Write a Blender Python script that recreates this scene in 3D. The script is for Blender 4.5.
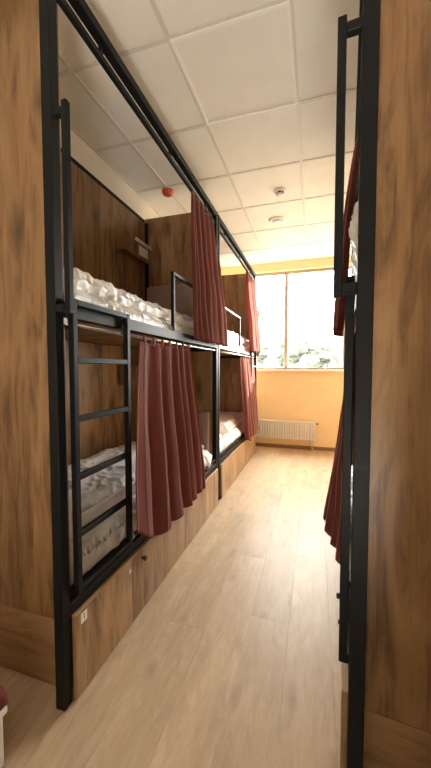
import bpy, bmesh, math, random
from mathutils import Vector, Matrix, noise
random.seed(7)
for o in list(bpy.data.objects): bpy.data.objects.remove(o)
S = bpy.context.scene
COL = S.collection
R = math.radians

# ------------------------------------------------------------------ camera
cam_d = bpy.data.cameras.new('camera'); cam = bpy.data.objects.new('camera', cam_d); COL.objects.link(cam)
cam_d.sensor_fit = 'VERTICAL'; cam_d.sensor_height = 36.0; cam_d.lens = 36.0 * 321.16 / 768.0
cam_d.clip_start = 0.02; cam_d.clip_end = 500
YAW, PITCH, HC = 0.2997, 0.048, 1.265
cam.location = (0, 0, HC); cam.rotation_euler = (math.pi / 2 - PITCH, 0, YAW)
S.camera = cam

# ------------------------------------------------------------------ world, light, exposure
W = bpy.data.worlds.new('sky'); S.world = W; W.use_nodes = True
wn = W.node_tree.nodes; wn.clear()
wo = wn.new('ShaderNodeOutputWorld'); wb = wn.new('ShaderNodeBackground')
wb.inputs[0].default_value = (1.0, 0.985, 0.955, 1); wb.inputs[1].default_value = 36.0
W.node_tree.links.new(wb.outputs[0], wo.inputs[0])
pl = bpy.data.lights.new('window_portal', 'AREA'); pl.shape = 'RECTANGLE'; pl.size = 2.72; pl.size_y = 1.56; pl.cycles.is_portal = True
po = bpy.data.objects.new('window_portal', pl); COL.objects.link(po); po.location = (-0.1, 5.33, 2.03); po.rotation_euler = (R(-90), 0, 0)
sl = bpy.data.lights.new('sun', 'SUN'); sl.energy = 38.0; sl.color = (1.0, .90, .74); sl.angle = R(3)
so_ = bpy.data.objects.new('sun', sl); COL.objects.link(so_); so_.location = (10, 12, 5)
SAZ, SEL = R(-44), R(14)      # low sun slanting in from the right onto the far left bunk
so_.rotation_euler = Vector((math.sin(SAZ) * math.cos(SEL), -math.cos(SAZ) * math.cos(SEL), -math.sin(SEL))).to_track_quat('-Z', 'Y').to_euler()
vs = S.view_settings
vs.view_transform = 'Standard'; vs.look = 'None'; vs.gamma = 1.0; vs.use_curve_mapping = False; vs.exposure = 0.12
S.cycles.use_denoising = True; S.cycles.max_bounces = 14; S.cycles.diffuse_bounces = 8; S.cycles.transparent_max_bounces = 12
S.cycles.sample_clamp_indirect = 8.0

# ------------------------------------------------------------------ materials
MATS = {}
def newmat(name):
    m = bpy.data.materials.new(name); m.use_nodes = True; MATS[name] = m
    nt = m.node_tree; b = nt.nodes['Principled BSDF']
    return m, nt, nt.nodes, nt.links, b
def rgb(c): return (c[0], c[1], c[2], 1)
def plain(name, col, rough=0.5, metal=0.0, bump=None, spec=0.5, var=0.06):
    m, nt, N, Lk, b = newmat(name)
    b.inputs['Roughness'].default_value = rough; b.inputs['Metallic'].default_value = metal
    b.inputs['Specular IOR Level'].default_value = spec
    tc = N.new('ShaderNodeTexCoord'); nz = N.new('ShaderNodeTexNoise'); nz.inputs['Scale'].default_value = 6.0
    nz.inputs['Detail'].default_value = 5
    Lk.new(tc.outputs['Object'], nz.inputs['Vector'])
    mx = N.new('ShaderNodeMix'); mx.data_type = 'RGBA'
    mx.inputs[6].default_value = rgb([c * (1 - var) for c in col]); mx.inputs[7].default_value = rgb([min(1, c * (1 + var)) for c in col])
    Lk.new(nz.outputs[0], mx.inputs[0]); Lk.new(mx.outputs[2], b.inputs['Base Color'])
    if bump:
        n2 = N.new('ShaderNodeTexNoise'); n2.inputs['Scale'].default_value = bump[0]; n2.inputs['Detail'].default_value = 3
        Lk.new(tc.outputs['Object'], n2.inputs['Vector'])
        bp = N.new('ShaderNodeBump'); bp.inputs['Strength'].default_value = bump[1]; bp.inputs['Distance'].default_value = bump[2]
        Lk.new(n2.outputs[0], bp.inputs['Height']); Lk.new(bp.outputs[0], b.inputs['Normal'])
    return m
def wood(name, dark, mid, light, axis='Z', strip=0.0, rough=0.45, knots=0.5, perobj=False, gscale=1.0, seed=0.0, tone=0.25, spec=0.4, stretch=.14):
    """laminate wood print: grain along axis, optional printed strips across it"""
    m, nt, N, Lk, b = newmat(name)
    b.inputs['Roughness'].default_value = rough; b.inputs['Specular IOR Level'].default_value = spec
    tc = N.new('ShaderNodeTexCoord'); sep = N.new('ShaderNodeSeparateXYZ'); Lk.new(tc.outputs['Object'], sep.inputs[0])
    def math_(op, a, bb=None):
        n = N.new('ShaderNodeMath'); n.operation = op
        for i, v in ((0, a), (1, bb)):
            if v is None: continue
            if isinstance(v, (int, float)): n.inputs[i].default_value = v
            else: Lk.new(v, n.inputs[i])
        return n.outputs[0]
    along = sep.outputs[axis]
    others = [sep.outputs[a] for a in 'XYZ' if a != axis]
    across = math_('ADD', others[0], others[1])
    if perobj:
        oi = N.new('ShaderNodeObjectInfo'); off = math_('MULTIPLY', oi.outputs['Random'], 37.0)
        along = math_('ADD', along, off); across2 = math_('ADD', across, off)
    else: across2 = across
    stripval = None
    if strip:
        idx = math_('FLOOR', math_('DIVIDE', math_('ADD', across, 10.0 + seed), strip))
        wnz = N.new('ShaderNodeTexWhiteNoise'); wnz.noise_dimensions = '1D'; Lk.new(idx, wnz.inputs['W'])
        stripval = wnz.outputs['Value']
        along = math_('ADD', along, math_('MULTIPLY', stripval, 9.0))
    cb = N.new('ShaderNodeCombineXYZ')
    Lk.new(math_('MULTIPLY', across2, 1.0), cb.inputs[0]); Lk.new(math_('MULTIPLY', along, stretch), cb.inputs[1]); cb.inputs[2].default_value = seed
    # broad warp for cathedral figure
    wz = N.new('ShaderNodeTexNoise'); wz.inputs['Scale'].default_value = 5.0 * gscale; wz.inputs['Detail'].default_value = 2
    Lk.new(cb.outputs[0], wz.inputs['Vector'])
    g1 = N.new('ShaderNodeTexNoise'); g1.inputs['Scale'].default_value = 16 * gscale; g1.inputs['Detail'].default_value = 6; g1.inputs['Roughness'].default_value = 0.6
    g1.inputs['Distortion'].default_value = 1.4
    Lk.new(cb.outputs[0], g1.inputs['Vector'])
    cb2 = N.new('ShaderNodeCombineXYZ'); Lk.new(across2, cb2.inputs[0]); Lk.new(math_('MULTIPLY', along, 0.02), cb2.inputs[1])
    g2 = N.new('ShaderNodeTexNoise'); g2.inputs['Scale'].default_value = 190 * gscale; g2.inputs['Detail'].default_value = 3
    Lk.new(cb2.outputs[0], g2.inputs['Vector'])
    v = math_('ADD', math_('MULTIPLY', g1.outputs[0], 0.6), math_('MULTIPLY', wz.outputs[0], 0.45))
    v = math_('ADD', v, math_('MULTIPLY', math_('SUBTRACT', g2.outputs[0], 0.5), 0.16))
    cr = N.new('ShaderNodeValToRGB'); e = cr.color_ramp.elements
    e[0].position = 0.39; e[0].color = rgb(dark); e[1].position = 0.68; e[1].color = rgb(light)
    x = e.new(0.52); x.color = rgb(mid)
    Lk.new(v, cr.inputs[0]); col = cr.outputs[0]
    if knots:
        cb3 = N.new('ShaderNodeCombineXYZ'); Lk.new(across2, cb3.inputs[0]); Lk.new(math_('MULTIPLY', along, 0.42), cb3.inputs[1]); cb3.inputs[2].default_value = 3.1 + seed
        vo = N.new('ShaderNodeTexVoronoi'); vo.voronoi_dimensions = '2D'; vo.inputs['Scale'].default_value = 2.3 * gscale
        wv = N.new('ShaderNodeTexNoise'); wv.inputs['Scale'].default_value = 9; Lk.new(cb3.outputs[0], wv.inputs['Vector'])
        av = N.new('ShaderNodeVectorMath'); av.operation = 'MULTIPLY_ADD'; Lk.new(wv.outputs['Color'], av.inputs[0]); av.inputs[1].default_value = (.07, .07, 0); Lk.new(cb3.outputs[0], av.inputs[2])
        Lk.new(av.outputs[0], vo.inputs['Vector'])
        kr = N.new('ShaderNodeMapRange'); kr.inputs[1].default_value = 0.015; kr.inputs[2].default_value = 0.13; kr.inputs[3].default_value = knots; kr.inputs[4].default_value = 0
        Lk.new(vo.outputs['Distance'], kr.inputs[0])
        mk = N.new('ShaderNodeMix'); mk.data_type = 'RGBA'; mk.inputs[7].default_value = rgb([c * 0.45 for c in dark])
        Lk.new(kr.outputs[0], mk.inputs[0]); Lk.new(col, mk.inputs[6]); col = mk.outputs[2]
    tv = stripval
    if perobj: tv = oi.outputs['Random']
    if tv is not None:
        mr = N.new('ShaderNodeMapRange'); mr.inputs[3].default_value = 1 - tone; mr.inputs[4].default_value = 1 + tone * 0.6
        Lk.new(tv, mr.inputs[0])
        sc = N.new('ShaderNodeVectorMath'); sc.operation = 'SCALE'; Lk.new(col, sc.inputs[0]); Lk.new(mr.outputs[0], sc.inputs['Scale']); col = sc.outputs[0]
    Lk.new(col, b.inputs['Base Color'])
    bp = N.new('ShaderNodeBump'); bp.inputs['Strength'].default_value = 0.12; bp.inputs['Distance'].default_value = 0.002
    Lk.new(g2.outputs[0], bp.inputs['Height']); Lk.new(bp.outputs[0], b.inputs['Normal'])
    return m
def cloth(name, col, trans=0.35, rough=0.8, weave=600, bumpd=0.0006, spec=0.2, sheen=0.0, crease=None):
    m, nt, N, Lk, b = newmat(name)
    tc = N.new('ShaderNodeTexCoord'); nz = N.new('ShaderNodeTexNoise'); nz.inputs['Scale'].default_value = 4; Lk.new(tc.outputs['Object'], nz.inputs['Vector'])
    mx = N.new('ShaderNodeMix'); mx.data_type = 'RGBA'; mx.inputs[6].default_value = rgb([c * .9 for c in col]); mx.inputs[7].default_value = rgb([min(1, c * 1.1) for c in col])
    Lk.new(nz.outputs[0], mx.inputs[0]); Lk.new(mx.outputs[2], b.inputs['Base Color'])
    b.inputs['Roughness'].default_value = rough; b.inputs['Specular IOR Level'].default_value = spec; b.inputs['Sheen Weight'].default_value = sheen
    wv = N.new('ShaderNodeTexNoise'); wv.inputs['Scale'].default_value = weave; Lk.new(tc.outputs['Object'], wv.inputs['Vector'])
    bp = N.new('ShaderNodeBump'); bp.inputs['Strength'].default_value = 0.3; bp.inputs['Distance'].default_value = bumpd
    Lk.new(wv.outputs[0], bp.inputs['Height']); last = bp
    if crease:
        c1 = N.new('ShaderNodeTexNoise'); c1.inputs['Scale'].default_value = crease[0]; c1.inputs['Detail'].default_value = 4; c1.inputs['Distortion'].default_value = 1.6
        c1.noise_type = 'RIDGED_MULTIFRACTAL'
        Lk.new(tc.outputs['Object'], c1.inputs['Vector'])
        b2 = N.new('ShaderNodeBump'); b2.inputs['Strength'].default_value = crease[1]; b2.inputs['Distance'].default_value = crease[2]
        Lk.new(c1.outputs[0], b2.inputs['Height']); Lk.new(bp.outputs[0], b2.inputs['Normal']); last = b2
    Lk.new(last.outputs[0], b.inputs['Normal'])
    if trans:
        t = N.new('ShaderNodeBsdfTranslucent'); Lk.new(mx.outputs[2], t.inputs[0]); Lk.new(last.outputs[0], t.inputs['Normal'])
        ms = N.new('ShaderNodeMixShader'); ms.inputs[0].default_value = trans
        Lk.new(b.outputs[0], ms.inputs[1]); Lk.new(t.outputs[0], ms.inputs[2]); Lk.new(ms.outputs[0], N['Material Output'].inputs[0])
    return m

wood('panel_wood', (.105, .052, .022), (.27, .15, .065), (.375, .225, .104), 'Z', strip=0.21, rough=0.42, knots=0.75, tone=0.2)
wood('board_wood', (.11, .056, .024), (.25, .14, .062), (.35, .21, .10), 'X', strip=0, rough=0.45, knots=0.6)
wood('front_wood', (.16, .088, .04), (.345, .205, .10), (.47, .30, .16), 'Z', strip=0.11, rough=0.4, knots=0.6, tone=0.22)
wood('edge_wood', (.30, .17, .07), (.42, .26, .12), (.5, .32, .16), 'Y', rough=0.5, knots=0)
wood('floor_oak', (.41, .297, .195), (.465, .342, .225), (.53, .40, .275), 'Y', rough=0.40, knots=0.35, perobj=True, tone=0.10, spec=0.2, stretch=.2, gscale=2.0)
plain('floor_base', (.10, .065, .04), .8)
plain('black_metal', (.008, .009, .010), .5, 0.0, bump=(900, .12, .0004), spec=0.13)
plain('steel_rod', (.62, .62, .61), .25, 0.9)
plain('tile', (.89, .88, .84), .9, bump=(260, .25, .0015))
plain('grid_metal', (.72, .70, .65), .5)
plain('led_frame', (.95, .94, .92), .35)
plain('led_diffuser', (.89, .875, .83), .5)
plain('wall_cream', (.86, .68, .41), .85, bump=(140, .15, .0015))
plain('wall_white', (.82, .77, .68), .85, bump=(140, .15, .0015))
plain('skirting', (.30, .17, .085), .5)
plain('white_plastic', (.82, .80, .76), .35)
plain('radiator_white', (.84, .81, .76), .35)
plain('window_pvc', (.40, .36, .30), .45)
plain('sill_white', (.82, .79, .74), .3)
plain('chrome', (.7, .7, .7), .2, 1.0)
plain('dark_plastic', (.03, .03, .03), .5)
plain('red_plastic', (.62, .09, .04), .45)
plain('sticker_white', (.85, .84, .80), .4)
plain('ink', (.03, .03, .03), .6)
plain('lamp_body', (.62, .55, .48), .35)
cloth('pad_fabric', (.36, .27, .245), 0, .85)
cloth('curtain_fabric', (.29, .082, .064), .5, .8, sheen=0.12)
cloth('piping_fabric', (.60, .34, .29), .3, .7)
cloth('sheet', (.83, .82, .80), 0.0, .45, spec=.4, crease=(14, .5, .010))
cloth('duvet_cotton', (.83, .82, .805), 0.0, .45, spec=.4, crease=(12, .5, .012))
cloth('pillow_cotton', (.66, .62, .60), 0.0, .6, crease=(8, .4, .01))
plain('ground_green', (.07, .075, .06), .9)
plain('leaf', (.065, .075, .055), .9); plain('bark', (.14, .10, .08), .9)
plain('facade', (.55, .53, .5), .9); plain('facade_dark', (.20, .21, .23), .4)
m, nt, N, Lk, b = newmat('glass')
tr = N.new('ShaderNodeBsdfTransparent'); tr.inputs[0].default_value = (.97, .98, .97, 1); gl = N.new('ShaderNodeBsdfGlossy'); gl.inputs['Roughness'].default_value = .02
ms = N.new('ShaderNodeMixShader'); ms.inputs[0].default_value = .06
Lk.new(tr.outputs[0], ms.inputs[1]); Lk.new(gl.outputs[0], ms.inputs[2]); Lk.new(ms.outputs[0], N['Material Output'].inputs[0])

# ------------------------------------------------------------------ mesh helpers
def mesh_obj(name, me, mat, parent=None):
    o = bpy.data.objects.new(name, me); COL.objects.link(o)
    if mat: me.materials.clear(); me.materials.append(MATS[mat])
    if parent: o.parent = parent
    return o
def link_bm(name, bm, mat, parent=None, smooth=False):
    me = bpy.data.meshes.new(name); bmesh.ops.recalc_face_normals(bm, faces=bm.faces)
    bm.to_mesh(me); bm.free()
    if smooth:
        for p in me.polygons: p.use_smooth = True
    return mesh_obj(name, me, mat, parent)
def bm_box(bm, a, b, bev=0.0):
    lo = [min(a[i], b[i]) for i in range(3)]; hi = [max(a[i], b[i]) for i in range(3)]
    r = bmesh.ops.create_cube(bm, size=1.0)
    vs_ = r['verts']
    for v in vs_:
        v.co = Vector([(lo[i] + hi[i]) / 2 + v.co[i] * (hi[i] - lo[i]) for i in range(3)])
    if bev:
        es = list({e for v in vs_ for e in v.link_edges})
        bmesh.ops.bevel(bm, geom=es, offset=bev, segments=1, affect='EDGES')
def box(name, a, b, mat, parent=None, bev=0.002):
    bm = bmesh.new(); bm_box(bm, a, b, bev); return link_bm(name, bm, mat, parent)
def bm_tube(bm, p, q, r, seg=12, r2=None):
    p, q = Vector(p), Vector(q); d = q - p
    res = bmesh.ops.create_cone(bm, cap_ends=True, segments=seg, radius1=r, radius2=r if r2 is None else r2, depth=d.length)
    M = Matrix.Translation((p + q) / 2) @ d.to_track_quat('Z', 'Y').to_matrix().to_4x4()
    bmesh.ops.transform(bm, matrix=M, verts=res['verts'])
def tube(name, p, q, r, mat, parent=None, seg=14, r2=None):
    bm = bmesh.new(); bm_tube(bm, p, q, r, seg, r2); o = link_bm(name, bm, mat, parent)
    for f in o.data.polygons: f.use_smooth = len(f.vertices) == 4
    return o
def bm_lathe(bm, prof, c, seg=32, up=1):
    rings = []
    for r, z in prof:
        rings.append([bm.verts.new((c[0] + r * math.cos(2 * math.pi * k / seg), c[1] + r * math.sin(2 * math.pi * k / seg), c[2] + up * z)) for k in range(seg)])
    for a, b_ in zip(rings, rings[1:]):
        for k in range(seg): bm.faces.new((a[k], a[(k + 1) % seg], b_[(k + 1) % seg], b_[k]))
    for rg in (rings[0], rings[-1]):
        if (rg[0].co - rg[seg // 2].co).length > 1e-4: bm.faces.new(rg)
def lathe(name, prof, c, mat, parent=None, seg=32, up=1):
    bm = bmesh.new(); bm_lathe(bm, prof, c, seg, up); return link_bm(name, bm, mat, parent, True)
def empty(name, loc, rz=0.0):
    o = bpy.data.objects.new(name, None); COL.objects.link(o); o.location = loc; o.rotation_euler = (0, 0, rz); o.empty_display_size = .1
    return o
def tag(o, label, cat, group=None):
    o['label'] = label; o['category'] = cat
    if group: o['group'] = group
    return o
def struct(o, label=None, cat=None):
    o['kind'] = 'structure'
    if label: o['label'] = label
    if cat: o['category'] = cat
    return o

# ------------------------------------------------------------------ room shell
XL, XR_, Y0, Y1, ZC = -1.64, 1.32, -1.0, 5.185, 2.928
fl = struct(box('floor', (XL - .1, Y0 - .1, -.06), (XR_ + .1, Y1 + .1, -.012), 'floor_base', bev=0), 'light oak laminate plank floor of the aisle', 'floor')
PW, PL = .192, 1.285
pm = {}
def plank(x0, x1, y0, y1):
    key = (round(x1 - x0, 3), round(y1 - y0, 3))
    if key not in pm:
        bm = bmesh.new(); bm_box(bm, (0, 0, -.012), (key[0] - .0004, key[1] - .0004, 0), .0004)
        me = bpy.data.meshes.new('plank'); bm.to_mesh(me); bm.free(); me.materials.append(MATS['floor_oak']); pm[key] = me
    o = bpy.data.objects.new('plank', pm[key]); COL.objects.link(o); o.parent = fl; o.location = (x0, y0, 0)
row = 0; x = XL
offs = [.0, .52, .95, .31, .74, .12, .6]
while x < XR_ - .01:
    x1 = min(x + PW, XR_); y = Y0 - PL * offs[row % 7]
    while y < Y1 - .01:
        a, b_ = max(y, Y0), min(y + PL, Y1)
        if b_ - a > .02: plank(x, x1, a, b_)
        y += PL
    x = x1; row += 1
ce = struct(box('ceiling', (XL - .1, Y0 - .1, 2.96), (XR_ + .1, Y1 + .1, 3.06), 'wall_white', bev=0), 'suspended ceiling of square off-white tiles', 'ceiling')
gx = [XL] + [-.128 + .6 * k for k in range(-2, 3) if XL + .03 < -.128 + .6 * k < XR_ - .03] + [XR_]
gy = [Y0] + [1.5597 + .6 * k for k in range(-5, 8) if Y0 + .03 < 1.5597 + .6 * k < Y1 - .03] + [Y1]
tm = {}
LEDS = [(-.728, 1.5597), (-.728, -.2403)]
for i in range(len(gx) - 1):
    for j in range(len(gy) - 1):
        if any(abs(gx[i] - a) < .01 and abs(gy[j] - c) < .01 for a, c in LEDS): continue
        w, d = gx[i + 1] - gx[i], gy[j + 1] - gy[j]; key = (round(w, 3), round(d, 3))
        if key not in tm:
            bm = bmesh.new(); bm_box(bm, (.008, .008, 2.933), (w - .008, d - .008, 2.95), .002)
            me = bpy.data.meshes.new('ceiling_tile'); bm.to_mesh(me); bm.free(); me.materials.append(MATS['tile']); tm[key] = me
        o = bpy.data.objects.new('ceiling_tile', tm[key]); COL.objects.link(o); o.parent = ce; o.location = (gx[i], gy[j], 0)
for xx in gx: box('grid_bar', (xx - .012, Y0, 2.927), (xx + .012, Y1, 2.934), 'grid_metal', ce, .0008)
for yy in gy: box('grid_bar', (XL, yy - .012, 2.9275), (XR_, yy + .012, 2.934), 'grid_metal', ce, .0008)

struct(box('wall_left', (XL - .1, Y0 - .1, -.06), (XL, Y1 + .1, 3.06), 'wall_white', bev=0), 'off-white wall behind the left bunks', 'wall')
struct(box('wall_right', (XR_, Y0 - .1, -.06), (XR_ + .1, Y1 + .1, 3.06), 'wall_cream', bev=0), 'cream wall behind the right bunk', 'wall')
struct(box('wall_near', (XL, Y0 - .1, -.06), (XR_, Y0, 3.06), 'wall_white', bev=0), 'off-white wall at the entrance end of the room', 'wall')
WX0, WX1, WZ0, WZ1 = -1.46, 1.26, 1.25, 2.80
bm = bmesh.new()
bm_box(bm, (XL, Y1, -.06), (XR_, Y1 + .2, WZ0)); bm_box(bm, (XL, Y1, WZ1), (XR_, Y1 + .2, 3.06))
bm_box(bm, (XL, Y1, WZ0), (WX0, Y1 + .2, WZ1)); bm_box(bm, (WX1, Y1, WZ0), (XR_, Y1 + .2, WZ1))
struct(link_bm('wall_far', bm, 'wall_cream'), 'cream yellow painted wall under the window', 'wall')
struct(box('baseboard_far', (XL, Y1 - .014, 0), (XR_, Y1, .055), 'skirting'), 'brown skirting board under the radiator', 'baseboard')
struct(box('baseboard_left', (XL, Y0, 0), (XL + .014, .9, .055), 'skirting'), 'brown skirting board along the left wall', 'baseboard')
wi = struct(empty('window_1', (-.1, Y1, WZ0)), 'wide bright window with a slim mullion above the radiator', 'window')
def wbox(n, a, b_, mat, bev=.003): return box(n, [a[0] + .1, a[1] - Y1, a[2] - WZ0], [b_[0] + .1, b_[1] - Y1, b_[2] - WZ0], mat, wi, bev)
fy0, fy1 = Y1 + .07, Y1 + .13
wbox('window_frame', (WX0, fy0, WZ0), (WX1, fy1, WZ0 + .03), 'window_pvc'); wbox('window_frame', (WX0, fy0, WZ1 - .04), (WX1, fy1, WZ1), 'window_pvc')
wbox('window_frame', (WX0, fy0, WZ0 + .03), (WX0 + .05, fy1, WZ1 - .04), 'window_pvc'); wbox('window_frame', (WX1 - .05, fy0, WZ0 + .03), (WX1, fy1, WZ1 - .04), 'window_pvc')
ml = [WX0 + .05, -.447, .43, WX1 - .05]
for mx_ in ml[1:-1]: wbox('mullion', (mx_ - .03, fy0 - .01, WZ0 + .03), (mx_ + .03, fy1, WZ1 - .04), 'window_pvc')
for a, c in zip(ml, ml[1:]): wbox('pane', (a, fy0 + .025, WZ0 + .03), (c, fy0 + .031, WZ1 - .04), 'glass', 0)
wbox('window_sill', (WX0 - .04, Y1 - .06, WZ0 - .03), (WX1 + .04, Y1 + .07, WZ0), 'sill_white')

# ------------------------------------------------------------------ bunk beds
BL, BW = 1.955, .745       # length along the aisle, depth
ZT = 2.68
class Frame:
    """bunk-local coordinates: u = depth into the bed from its aisle face, v = along from the ladder end"""
    def __init__(s, loc, rz, su, sv): s.loc, s.rz, s.su, s.sv = loc, rz, su, sv
    def p(s, u, v, z): return (s.su * u, s.sv * v, z)
    def root(s, name): return empty(name, s.loc, s.rz)
    def place(s, o): o.location = s.loc; o.rotation_euler = (0, 0, s.rz)
F1 = Frame((-.863, .91, 0), 0, -1, 1)
F2 = Frame((-.863, 4.845, 0), 0, -1, -1)
RR = R(-5.0)
F3 = Frame((.101, .91, 0), RR, 1, 1)

def make_bunk(F, label, digit=None):
    t = F.root('bunk_bed'); tag(t, label, 'bunk bed', 'bunk beds along the aisle')
    P = F.p
    def bx(n, a, b_, mat='black_metal', par=t, bev=.002): return box(n, P(*a), P(*b_), mat, par, bev)
    L, B = BL, BW
    for u in (0, B - .04):
        for v in (0, L - .04): bx('post', (u, v, 0), (u + .04, v + .04, ZT))
    for u in (0, B - .04):
        bx('top_beam', (u, .04, ZT - .042), (u + .04, L - .04, ZT - .002))
        bx('bed_rail', (u, .04, 1.452), (u + .04, L - .04, 1.507))
        bx('bed_rail', (u, .04, .338), (u + .04, L - .04, .385))
    bx('bed_rail', (.008, .04, .403), (.028, L - .04, .425))
    for v in (0, L - .04):
        bx('top_beam', (.04, v, ZT - .042), (B - .04, v + .04, ZT - .002))
        vi = .088 if v == 0 else L - .128
        bx('bed_rail', (.04, vi, 1.42), (B - .06, vi + .04, 1.4555))
    bx('bed_base', (.04, .09, 1.456), (B - .04, L - .09, 1.476), 'board_wood'); bx('bed_base', (.04, .09, .35), (B - .04, L - .09, .37), 'board_wood')
    # laminate panels
    for va, vb in ((.066, .084), (L - .084, L - .066)):
        bx('end_panel', (.036, va, .28), (B - .012, vb, ZT - .002), 'panel_wood', bev=.001)
        bx('kick_board', (.036, va, .004), (B - .012, vb, .2785), 'board_wood', bev=.001)
    bx('back_panel', (B - .055, .086, 1.512), (B - .041, L - .086, ZT - .048), 'panel_wood', bev=.001)
    bx('back_panel', (B - .055, .086, .39), (B - .041, L - .086, 1.45), 'panel_wood', bev=.001)
    bx('storage_panel', (-.018, .046, .006), (0, L - .044, .331), 'front_wood', bev=.0015)
    bx('edge_strip', (-.018, .046, .3312), (0.0, L - .044, .335), 'edge_wood', bev=.0008)
    # knob and lock on the storage front
    bm = bmesh.new(); bm_tube(bm, P(-.018, .53, .283), P(-.032, .53, .283), .006, 12); bm_tube(bm, P(-.032, .53, .283), P(-.044, .53, .283), .013, 16, .011); link_bm('knob', bm, 'dark_plastic', t)
    bm = bmesh.new(); bm_tube(bm, P(-.018, .41, .283), P(-.021, .41, .283), .011, 16); bm_tube(bm, P(-.021, .41, .283), P(-.023, .41, .283), .007, 12); link_bm('lock', bm, 'chrome', t)
    st = bx('number_sticker', (-.0188, .074, .282), (-.0180, .108, .322), 'sticker_white', bev=0)
    if digit:
        cu = bpy.data.curves.new('digit', 'FONT'); cu.body = digit; cu.size = .032; cu.extrude = .0003; cu.align_x = 'CENTER'; cu.align_y = 'CENTER'
        tmp = bpy.data.objects.new('digit_text', cu); COL.objects.link(tmp); dg = bpy.context.evaluated_depsgraph_get()
        me = bpy.data.meshes.new_from_object(tmp.evaluated_get(dg)); bpy.data.objects.remove(tmp); bpy.data.curves.remove(cu)
        d = mesh_obj('digit', me, 'ink', st)
        d.location = P(-.0192, .091, .301); d.rotation_euler = (R(90), 0, R(90) if F.su < 0 else R(-90))
    # padded headboards at the foot of the divider
    for za in (.44, 1.61):
        bx('headboard_pad', (.05, L - .112, za), (B - .06, L - .085, za + .43), 'pad_fabric', bev=.012)
    bx('wall_pad', (B - .085, .10, .42), (B - .056, L - .12, .60), 'pad_fabric', bev=.012)
    for za, zb in ((1.512, ZT - .05), (.39, 1.42)): bx('corner_bar', (B - .085, L - .112, za), (B - .056, L - .085, zb))
    # ladder
    la = empty('ladder', (0, 0, 0)); la.parent = t
    uc, s, V1, V2 = -.016, .0120, .066, .418
    for v in (V1, V2):
        bx('side_rail', (uc - s, v - s, .408), (uc + s, v + s, 1.52), par=la)
        bx('bracket', (uc + s, v - .01, 1.47), (0, v + .01, 1.495), par=la); bx('bracket', (uc + s, v - .01, .406), (.008, v + .01, .422), par=la)
        for zb in (.52, .6):
            bm = bmesh.new(); bm_tube(bm, P(uc - s, v, zb), P(uc - s - .003, v, zb), .006, 12); link_bm('bolt', bm, 'black_metal', la)
    for z in (1.508, 1.296, 1.076, .856, .637, .428):
        bx('rung', (uc - .0115, V1 + s, z - .011), (uc + .0115, V2 - s, z + .011), par=la)
    # grab handle on the corner post
    uc, s = -.047, .011
    ha = bx('grab_handle', (uc - s, .005, 1.455), (uc + s, .027, 2.165))
    bx('handle_stub', (uc + s, .004, 2.12), (.0, .027, 2.145), par=ha); bx('handle_stub', (uc + s, .004, 1.462), (.0, .027, 1.49), par=ha)
    bx('end_cap', (-.002, .044, 1.425), (.012, .058, 1.449), 'white_plastic', bev=.003)
    # guard rail
    g = bx('guard_rail', (.006, 1.0, 1.865), (.028, L - .04, 1.887)); bx('guard_post', (.006, 1.0, 1.507), (.028, 1.022, 1.865), par=g)
    # curtain rods
    tube('curtain_rod', P(.012, .058, 1.43), P(.012, L - .04, 1.43), .008, 'steel_rod', t)
    cr = box('curtain_rail', P(.012, .04, 2.565), P(.034, L - .04, 2.592), 'black_metal', t, .002)
    for v in (.3, .98, 1.66): bx('rail_hanger', (.016, v, 2.592), (.03, v + .02, ZT - .042), par=cr)
    return t
b1 = make_bunk(F1, 'black framed wooden bunk bed nearest on the left, ladder and number one sticker', '1')
b2 = make_bunk(F2, 'black framed bunk bed at far left beside the window')
b3 = make_bunk(F3, 'black framed bunk bed at right edge, seen end on with dark wood panel')

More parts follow.
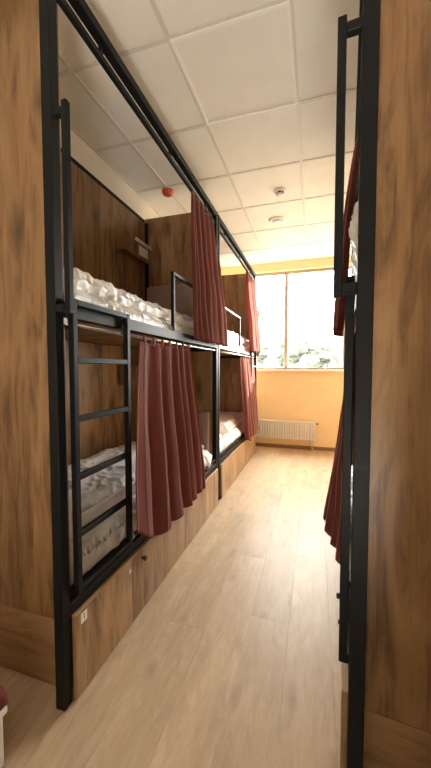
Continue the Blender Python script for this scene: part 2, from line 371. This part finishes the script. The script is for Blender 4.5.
# ------------------------------------------------------------------ bedding
def lump(F, name, mat, u0, u1, v0, v1, z0, z1, seed, amp=.02, rnd=.05, profile=None, n=(34, 110), freq=7.0, sag=0.0):
    """soft rounded slab with crumpled cloth relief; open-bottom closed by a flat base"""
    bm = bmesh.new(); nu, nv = n
    so = Vector((seed * 3.1, seed * 1.7, seed * .9))
    # section around the slab: front side up, over the top, down the back
    sec = []
    H, Wd = z1 - z0, u1 - u0
    side = max(6, nu // 4)
    for k in range(side): sec.append((0.0, k / side))
    for k in range(nu + 1): sec.append((k / nu, 1.0))
    for k in range(1, side + 1): sec.append((1.0, 1 - k / side))
    rows = []
    for j in range(nv + 1):
        tv = j / nv; v = v0 + (v1 - v0) * tv
        endf = min(1.0, min(tv, 1 - tv) * (v1 - v0) / rnd); endk = math.sqrt(max(0, 1 - (1 - endf) ** 2))
        r = []
        hh = H * (profile(tv) if profile else 1.0)
        for (a, h) in sec:
            uu = u0 + Wd * a; zz = hh * h
            # rounding of the long edges
            du = min(a, 1 - a) * Wd
            if h >= 1.0 and du < rnd:
                f = 1 - du / rnd; zz = hh - min(rnd, hh * .5) * (1 - math.sqrt(max(0, 1 - f * f)))
            elif h < 1.0:
                bulge = math.sin(math.pi * min(1, h * 1.05)) * .012
                uu += -bulge if a == 0 else bulge
                zz = min(zz, hh - min(rnd, hh * .5))
            zz *= .25 + .75 * endk
            p = Vector((uu, v, z0 + zz))
            q = Vector((p.x, p.y * .75, p.z)) * freq + so
            wq = q + Vector((noise.noise(q * .6), noise.noise(q * .6 + Vector((5, 2, 1))), noise.noise(q * .6 + Vector((1, 7, 3))))) * .9
            rg = (1 - abs(noise.noise(wq))) ** 3 + .5 * (1 - abs(noise.noise(wq * 2.1 + Vector((3, 1, 4))))) ** 3 - .75
            lo = noise.noise(q * .25) * 1.2
            cq = Vector((p.x * 16 + p.z * 10, p.y * 9 + p.x * 5, p.z * 18)) + so + (wq - q) * 1.5
            rg += .75 * (1 - abs(noise.noise(cq))) ** 5 - .25
            dd = amp * (rg + lo) * (1 if h > .05 else .3)
            nrm = Vector((-1, 0, .35)) if (a == 0 and h < 1) else (Vector((1, 0, .35)) if (a == 1 and h < 1) else Vector((-.3 if a < .15 else 0, 0, 1)))
            p += nrm * dd
            p.z = max(p.z, z0 + (.001 if h > 0 else 0))
            r.append(bm.verts.new(F.p(*p)))
        rows.append(r)
    for r1, r2 in zip(rows, rows[1:]):
        for k in range(len(sec) - 1): bm.faces.new((r1[k], r1[k + 1], r2[k + 1], r2[k]))
        bm.faces.new((r1[-1], r1[0], r2[0], r2[-1]))
    bm.faces.new(rows[0]); bm.faces.new(rows[-1])
    o = link_bm(name, bm, mat, None, True); F.place(o)
    return o
GM, GD, GP = 'mattresses on the bunks', 'duvets on the bunks', 'pillows on the bunks'
def bed(F, zb, who, seed, duv=None, prof=None, z1=.105, pil=True, dz=.10, ma=.015):
    m = lump(F, 'mattress', 'sheet', .035, .68, .10, BL - .125, zb, zb + z1, seed, ma, .035, n=(28, 230), freq=9)
    tag(m, 'white sheeted mattress on ' + who, 'mattress', GM)
    u0, u1, v0, v1 = duv or (.06, .66, .12, 1.5)
    d = lump(F, 'duvet', 'duvet_cotton', u0, u1, v0, v1, zb + z1 - .004, zb + z1 + dz, seed + .5, .015, .05, profile=prof, n=(40, 210), freq=6)
    tag(d, 'crumpled white duvet on ' + who, 'duvet', GD)
    if pil:
        p = lump(F, 'pillow', 'pillow_cotton', .10, .62, BL - .42, BL - .135, zb + z1 - .002, zb + z1 + .12, seed + .8, .008, .10, n=(20, 26), freq=6)
        tag(p, 'white pillow against the headboard of ' + who, 'pillow', GP)
bed(F1, 1.477, 'upper berth of the nearest left bunk', 1.0, (.05, .66, .12, 1.55), dz=.085)
bed(F1, .371, 'lower berth of the nearest left bunk', 2.0, (.14, .64, .11, 1.45), z1=.16, dz=.13, ma=.022)
bed(F2, 1.477, 'upper berth of the far left bunk', 3.0, (.05, .66, .12, 1.5), dz=.11)
bed(F2, .371, 'lower berth of the far left bunk', 4.0, (.10, .64, .11, 1.3), z1=.14)
bed(F3, 1.477, 'upper berth of the nearest right bunk', 5.0, (.01, .6, .13, .85), dz=.34, prof=lambda t: .55 + .45 * math.sin(math.pi * t))
bed(F3, .371, 'lower berth of the nearest right bunk', 6.0, (.03, .64, .11, 1.4), z1=.16)

# ------------------------------------------------------------------ curtains
def curtain(F, label, vt, vb, zt, zbf, ut, ubf, folds, seed, ampt=.012, ampb=.035, tabs=0, nu=None, nz=46, pw=1.25, g=1.0):
    """vt/vb: span along the bed at top/bottom; zbf(s) bottom height; ubf(s) bottom offset from the face"""
    rnd_ = random.Random(seed)
    nu = nu or folds * 16
    ph = [rnd_.uniform(-.5, .5) for _ in range(folds + 2)]
    am = [rnd_.uniform(.6, 1.3) for _ in range(folds + 2)]
    bm = bmesh.new(); grid = []
    def wave(s, t):
        x = (s ** g) * folds; k = int(min(folds, x)); f = x - k
        p = ph[k] * (1 - f) + ph[k + 1] * f; a = am[k] * (1 - f) + am[k + 1] * f
        w = math.sin(2 * math.pi * (x + .35 * p + .12 * t * math.sin(3 * s + seed)))
        w = math.copysign(abs(w) ** .75, w)
        return a * w
    for j in range(nz + 1):
        t = j / nz; row_ = []
        e = t ** .8
        for i in range(nu + 1):
            s = i / nu
            va = vt[0] + (vt[1] - vt[0]) * s; vbm = vb[0] + (vb[1] - vb[0]) * s
            sw = math.sin(min(1, t * 2.2) * math.pi / 2)
            v = va + (vbm - va) * (t * .85 + sw * .15)
            z = zt + (zbf(s) - zt) * t
            u = ut + (ubf(s) - ut) * (t ** pw)
            a = ampt + (ampb - ampt) * min(1, t * 1.6)
            wv = wave(s, t)
            u -= a * (wv * .8 + .2) * (1 if t > .02 else .6)
            v += a * .45 * math.cos(2 * math.pi * (s ** g) * folds + seed) * t
            q = Vector((u * 6, v * 5, z * 3 + seed)); u += .018 * noise.noise(q) * t
            z += .006 * noise.noise(Vector((s * 9, seed, 0))) * t
            row_.append(bm.verts.new(F.p(u, v, z)))
        grid.append(row_)
    for r1, r2 in zip(grid, grid[1:]):
        for i in range(nu): bm.faces.new((r1[i], r1[i + 1], r2[i + 1], r2[i]))
    grid_co = [[tuple(v.co) for v in r_] for r_ in grid]
    o = link_bm('curtain', bm, 'curtain_fabric', None, True); F.place(o)
    md = o.modifiers.new('thickness', 'SOLIDIFY'); md.thickness = .0018; md.offset = 0
    tag(o, label, 'curtain', 'terracotta privacy curtains')
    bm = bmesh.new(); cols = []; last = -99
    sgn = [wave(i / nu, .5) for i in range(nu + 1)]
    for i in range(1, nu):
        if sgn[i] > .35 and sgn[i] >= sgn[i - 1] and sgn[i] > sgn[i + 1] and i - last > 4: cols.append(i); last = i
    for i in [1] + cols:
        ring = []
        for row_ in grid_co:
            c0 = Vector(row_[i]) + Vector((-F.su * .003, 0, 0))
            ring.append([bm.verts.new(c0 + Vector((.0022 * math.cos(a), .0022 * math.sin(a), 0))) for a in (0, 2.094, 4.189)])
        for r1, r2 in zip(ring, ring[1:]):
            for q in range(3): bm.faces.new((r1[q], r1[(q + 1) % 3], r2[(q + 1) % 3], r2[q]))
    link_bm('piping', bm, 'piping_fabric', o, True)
    for k in range(tabs):
        s = (k + .5) / tabs; v = vt[0] + (vt[1] - vt[0]) * s; w = .012
        bm = bmesh.new(); ring = []
        R0 = .0105
        pts = [(ut + .004, zt - .02), (ut - R0 + .001, zt - .004)] + [(ut + R0 * math.cos(a), 1.43 + R0 * math.sin(a)) for a in [math.pi - q * math.pi / 6 for q in range(0, 7)]] + [(ut + R0 - .001, zt - .004), (ut + .006, zt - .02)]
        va_ = [bm.verts.new(F.p(a, v - w, z)) for a, z in pts]; vb_ = [bm.verts.new(F.p(a, v + w, z)) for a, z in pts]
        for q in range(len(pts) - 1): bm.faces.new((va_[q], va_[q + 1], vb_[q + 1], vb_[q]))
        c = link_bm('curtain_tab', bm, 'curtain_fabric', o, True)
        m2 = c.modifiers.new('thickness', 'SOLIDIFY'); m2.thickness = .0015; m2.offset = 1
    return o
curtain(F1, 'dusty red curtain gathered at the upper berth of the nearest left bunk', (1.35, 1.95), (1.24, 2.08), 2.568, lambda s: 1.478, .022, lambda s: -.055, 5, 11, .018, .036, g=.85)
curtain(F1, 'dark red tab-top curtain hanging over the lower berth behind the ladder', (.57, 1.29), (.36, 1.36), 1.405, lambda s: .54 - .16 * min(1, s * 5) ** .6 - .02 * s, .012, lambda s: -.085 + .02 * s, 6, 23, .014, .036, tabs=7, g=1.35, nu=140)
curtain(F2, 'glowing orange red curtain on the upper berth beside the window', (.05, .62), (.0, .66), 2.568, lambda s: 1.50, .022, lambda s: -.06, 5, 35, .016, .035)
curtain(F2, 'glowing orange red curtain on the lower berth below the window level', (.12, .95), (.06, .92), 1.405, lambda s: .36, .012, lambda s: -.06, 6, 47, .014, .03, tabs=6)
curtain(F3, 'maroon curtain of the upper berth in the slit beside the right post', (1.12, 1.48), (.92, 1.42), 2.568, lambda s: 1.478, .022, lambda s: -.066, 5, 59, .012, .03, pw=.7)
curtain(F3, 'dark red curtain on the lower berth jutting out beside the right ladder', (.44, 1.15), (.42, 1.15), 1.405, lambda s: .475, .012, lambda s: -.015 - .065 * min(1, s * 2.5), 6, 61, .014, .025, tabs=6)

# ------------------------------------------------------------------ bedside socket boxes
def socket_box(F, zb, label):
    t = F.root('bedside_box'); tag(t, label, 'bedside box', 'wooden socket boxes in the berths')
    P = F.p
    def bx(n, a, b_, mat, par=t, bev=.002): return box(n, P(*a), P(*b_), mat, par, bev)
    u0, u1, va, vb = .625, BW - .056, 1.40, 1.80
    bx('body', (u0, va, zb), (u1, vb, zb + .16), 'panel_wood')
    sp = bx('socket_plate', (u0 - .008, vb - .17, zb + .03), (u0, vb - .02, zb + .11), 'white_plastic')
    for k in (0, 1):
        c = vb - .132 + .075 * k
        tube('socket', P(u0 - .008, c, zb + .07), P(u0 - .0095, c, zb + .07), .022, 'white_plastic', sp)
        for dv in (-.009, .009): tube('pin_hole', P(u0 - .0095, c + dv, zb + .07), P(u0 - .0102, c + dv, zb + .07), .003, 'dark_plastic', sp, 8)
    lp = tube('reading_lamp', P(u0 - .018, vb - .24, zb + .135), P(u0 - .018, vb + .03, zb + .135), .014, 'lamp_body', t, 18)
    bx('lamp_mount', (u0 - .02, vb - .16, zb + .128), (u0, vb - .10, zb + .142), 'lamp_body', lp)
socket_box(F1, 2.235, 'wooden socket box with reading lamp above the upper left bed')
socket_box(F1, 1.13, 'wooden socket box on back panel of the lower left berth')

# ------------------------------------------------------------------ radiator
rx0, rx1, rz0, rz1, ry = -1.0, .03, .163, .447, Y1 - .03
ra = tag(empty('radiator', ((rx0 + rx1) / 2, ry, rz0)), 'white ribbed panel radiator on the cream wall under the window', 'radiator')
def rp(x, y, z): return (x - (rx0 + rx1) / 2, y - ry, z - rz0)
bm = bmesh.new(); n = 26; prof = []
for k in range(n):
    a = rx0 + .015 + (rx1 - rx0 - .03) * k / n; w = (rx1 - rx0 - .03) / n
    prof += [(a, 0), (a + w * .2, .009), (a + w * .6, .009), (a + w * .8, 0)]
prof.append((rx1 - .015, 0))
lo = [bm.verts.new(rp(x, ry - .052 - d, rz0 + .02)) for x, d in prof]; hi = [bm.verts.new(rp(x, ry - .052 - d, rz1 - .02)) for x, d in prof]
for k in range(len(prof) - 1): bm.faces.new((lo[k], lo[k + 1], hi[k + 1], hi[k]))
bm_box(bm, rp(rx0, ry - .052, rz0), rp(rx1, ry - .012, rz1 - .008)); bm_box(bm, rp(rx0, ry - .06, rz0), rp(rx1, ry - .052, rz0 + .02)); bm_box(bm, rp(rx0, ry - .06, rz1 - .028), rp(rx1, ry - .052, rz1 - .008))
link_bm('front_panel', bm, 'radiator_white', ra)
box('top_grille', rp(rx0, ry - .06, rz1 - .008), rp(rx1, ry - .005, rz1), 'radiator_white', ra)
for x in (rx0, rx1 - .008): box('side_cover', rp(x, ry - .058, rz0 + .01), rp(x + .008, ry - .004, rz1 - .002), 'radiator_white', ra)
for x in (rx0 + .15, rx1 - .15): box('wall_bracket', rp(x, ry - .012, rz0 + .05), rp(x + .03, ry + .03, rz1 - .05), 'radiator_white', ra)
for x in (-.045, -.02): tube('pipe', rp(x, ry - .03, .0), rp(x, ry - .03, rz0), .008, 'chrome', ra)
tube('valve', rp(rx1 + .002, ry - .03, rz1 - .03), rp(rx1 + .03, ry - .03, rz1 - .03), .011, 'dark_plastic', ra)

# ------------------------------------------------------------------ ceiling fittings
def led(x, y, label):
    t = tag(empty('led_panel', (x + .3, y + .3, 2.927)), label, 'ceiling light', 'square panel lights in the ceiling')
    for a, b_ in (((-.298, -.298), (.298, -.283)), ((-.298, .283), (.298, .298)), ((-.298, -.283), (-.283, .283)), ((.283, -.283), (.298, .283))):
        box('frame', (a[0], a[1], -.008), (b_[0], b_[1], .012), 'led_frame', t, .001)
    box('diffuser', (-.283, -.283, .002), (.283, .283, .01), 'led_diffuser', t, 0)
led(*LEDS[0], 'square white framed panel light set in the ceiling, switched off')
led(*LEDS[1], 'square panel light in the ceiling behind the entrance')
sd = tag(empty('smoke_detector', (-.336, 3.135, ZC)), 'white smoke detector with dark slots on the ceiling, nearer one', 'smoke detector')
lathe('base_plate', [(.0, -.0015), (.058, -.0015), (.058, -.012), (.05, -.016), (.0, -.016)], (0, 0, 0), 'white_plastic', sd)
lathe('slot_ring', [(.0, -.016), (.038, -.016), (.036, -.030), (.0, -.030)], (0, 0, 0), 'dark_plastic', sd)
for k in range(6):
    a = k * math.pi / 3; box('rib', (.034 * math.cos(a) - .005, .034 * math.sin(a) - .005, -.031), (.034 * math.cos(a) + .005, .034 * math.sin(a) + .005, -.014), 'white_plastic', sd, .001)
lathe('sensor_cap', [(.0, -.030), (.037, -.030), (.034, -.040), (.02, -.047), (.0, -.049)], (0, 0, 0), 'white_plastic', sd)
dv = tag(empty('air_vent', (-.429, 3.722, ZC)), 'round white disc vent on the ceiling behind the detector', 'vent')
lathe('rim', [(.0, -.0015), (.088, -.0015), (.088, -.006), (.078, -.014), (.062, -.014), (.058, -.004), (.0, -.004)], (0, 0, 0), 'white_plastic', dv)
lathe('disc', [(.0, -.008), (.05, -.010), (.053, -.018), (.04, -.026), (.0, -.028)], (0, 0, 0), 'white_plastic', dv)
rd = tag(empty('fire_detector', (-1.33, 2.80, ZC)), 'small ceiling detector under a red dust cap above the upper berth', 'detector')
lathe('base_plate', [(.0, -.0015), (.05, -.0015), (.05, -.010), (.0, -.010)], (0, 0, 0), 'white_plastic', rd)
lathe('dust_cap', [(.0, -.010), (.052, -.010), (.052, -.03), (.042, -.05), (.025, -.06), (.0, -.062)], (0, 0, 0), 'red_plastic', rd)

gp = tag(empty('fill_uplight', (.12, -.72, 0)), 'added fill light behind the viewer, shaped as a floor uplight', 'fill light')  # unseen uplight, added to brighten the near end panels and ceiling
m, nt, N, Lk, b = newmat('fill_glow'); b.inputs['Base Color'].default_value = (.9, .85, .75, 1)
b.inputs['Emission Color'].default_value = (1, .94, .84, 1); b.inputs['Emission Strength'].default_value = 250
lathe('base_plate', [(.0, .0), (.12, .0), (.12, .012), (.0, .016)], (0, 0, 0.001), 'black_metal', gp); tube('pole', (0, 0, .014), (0, 0, .24), .012, 'black_metal', gp)
lathe('bowl', [(.0, .24), (.06, .25), (.12, .29), (.15, .345), (.146, .345), (.115, .296), (.0, .262)], (0, 0, 0), 'black_metal', gp)
lathe('glowing_disc', [(.0, .325), (.128, .325), (.128, .331), (.0, .332)], (0, 0, 0), 'fill_glow', gp)
cb_ = tag(empty('light_blocker', (.74, .16, 0)), 'unseen light blocker beside the viewer, shaped as a low wooden cabinet', 'light blocker')  # out of view, added to keep the uplight off the lower right end panel
box('body', (-.57, -.22, 0.001), (.56, .26, 1.23), 'panel_wood', cb_); box('blocker_top', (-.575, -.26, 1.231), (.57, .275, 1.25), 'edge_wood', cb_)
for x in (-.56, .005):
    d = box('blocker_door', (x, -.24, .06), (x + .55, -.2205, 1.2), 'panel_wood', cb_); tube('knob', (x + (.5 if x < 0 else .05), -.24, .7), (x + (.5 if x < 0 else .05), -.262, .7), .012, 'dark_plastic', d)

# ------------------------------------------------------------------ edge of things at the lower left corner
FX = Frame((-.922, .728, 0), 0, -1, -1)
wb_ = tag(empty('storage_box', (-1.085, .40, 0)), 'white storage box under a red blanket at the bottom left corner', 'storage box')
box('body', (-.16, -.33, .001), (.16, .328, .17), 'white_plastic', wb_, .01); box('lid', (-.165, -.335, .171), (.168, .335, .195), 'white_plastic', wb_, .006)
tag(lump(FX, 'blanket', 'curtain_fabric', .0, .32, .0, .62, .197, .36, 9.3, .008, .06, n=(16, 40), freq=5), 'folded red blanket on the white box at the bottom left corner', 'blanket')

# ------------------------------------------------------------------ outside the window
struct(box('ground_outside', (-160, 5.6, -4.2), (160, 220, -4.0), 'ground_green', bev=0), 'pale ground outside the window', 'ground')
def tree(x, y, h, r, seed, label):
    t = tag(empty('tree', (x, y, -4)), label, 'tree', 'trees outside the window')
    rn = random.Random(seed); bm = bmesh.new()
    for k in range(16):
        a = rn.uniform(0, 6.28); rr = r * math.sqrt(rn.random()) * .75; zz = h - r * .9 + rn.uniform(-r * .8, r * .75)
        s = bmesh.ops.create_icosphere(bm, subdivisions=2, radius=r * rn.uniform(.3, .5))
        for v in s['verts']:
            v.co *= 1 + .35 * noise.noise(v.co * 1.6 + Vector((k, seed, 0)))
            v.co += Vector((rr * math.cos(a), rr * math.sin(a), zz))
    link_bm('crown', bm, 'leaf', t); tube('trunk', (0, 0, 0), (0, 0, h - r), .25, 'bark', t, 10)
TL = ['leafy tree outside the left pane near the curtain', 'leafy tree outside the left pane near the mullion', 'leafy tree outside just right of the mullion', 'leafy tree outside in the middle of the right pane', 'leafy tree outside by the right ladder', 'tree outside far to the right', 'tree outside far to the left']
for k, (x, y, h, r) in enumerate([(-8.4, 46, 9.6, 2.9), (-4.6, 60, 10.2, 2.9), (-1.8, 47, 9.2, 2.5), (1.2, 59, 9.9, 2.6), (4.4, 47, 9.4, 2.7)]):
    tree(x, y, h, r, k + 3, TL[k])
bl = tag(empty('apartment_block', (-1, 90, -4)), 'pale apartment block far beyond the trees', 'building')
box('wall', (-18, 0, 0), (16, 12, 12.2), 'facade', bl, 0); box('roof', (-18.4, -.4, 12.2), (16.4, 12.4, 12.6), 'facade_dark', bl, 0)
for i in range(14):
    for j in range(2, 5): box('window_pane', (-16.8 + 2.35 * i, -.05, j * 2.5 - .6), (-15.5 + 2.35 * i, .02, j * 2.5 + .9), 'facade_dark', bl, 0)
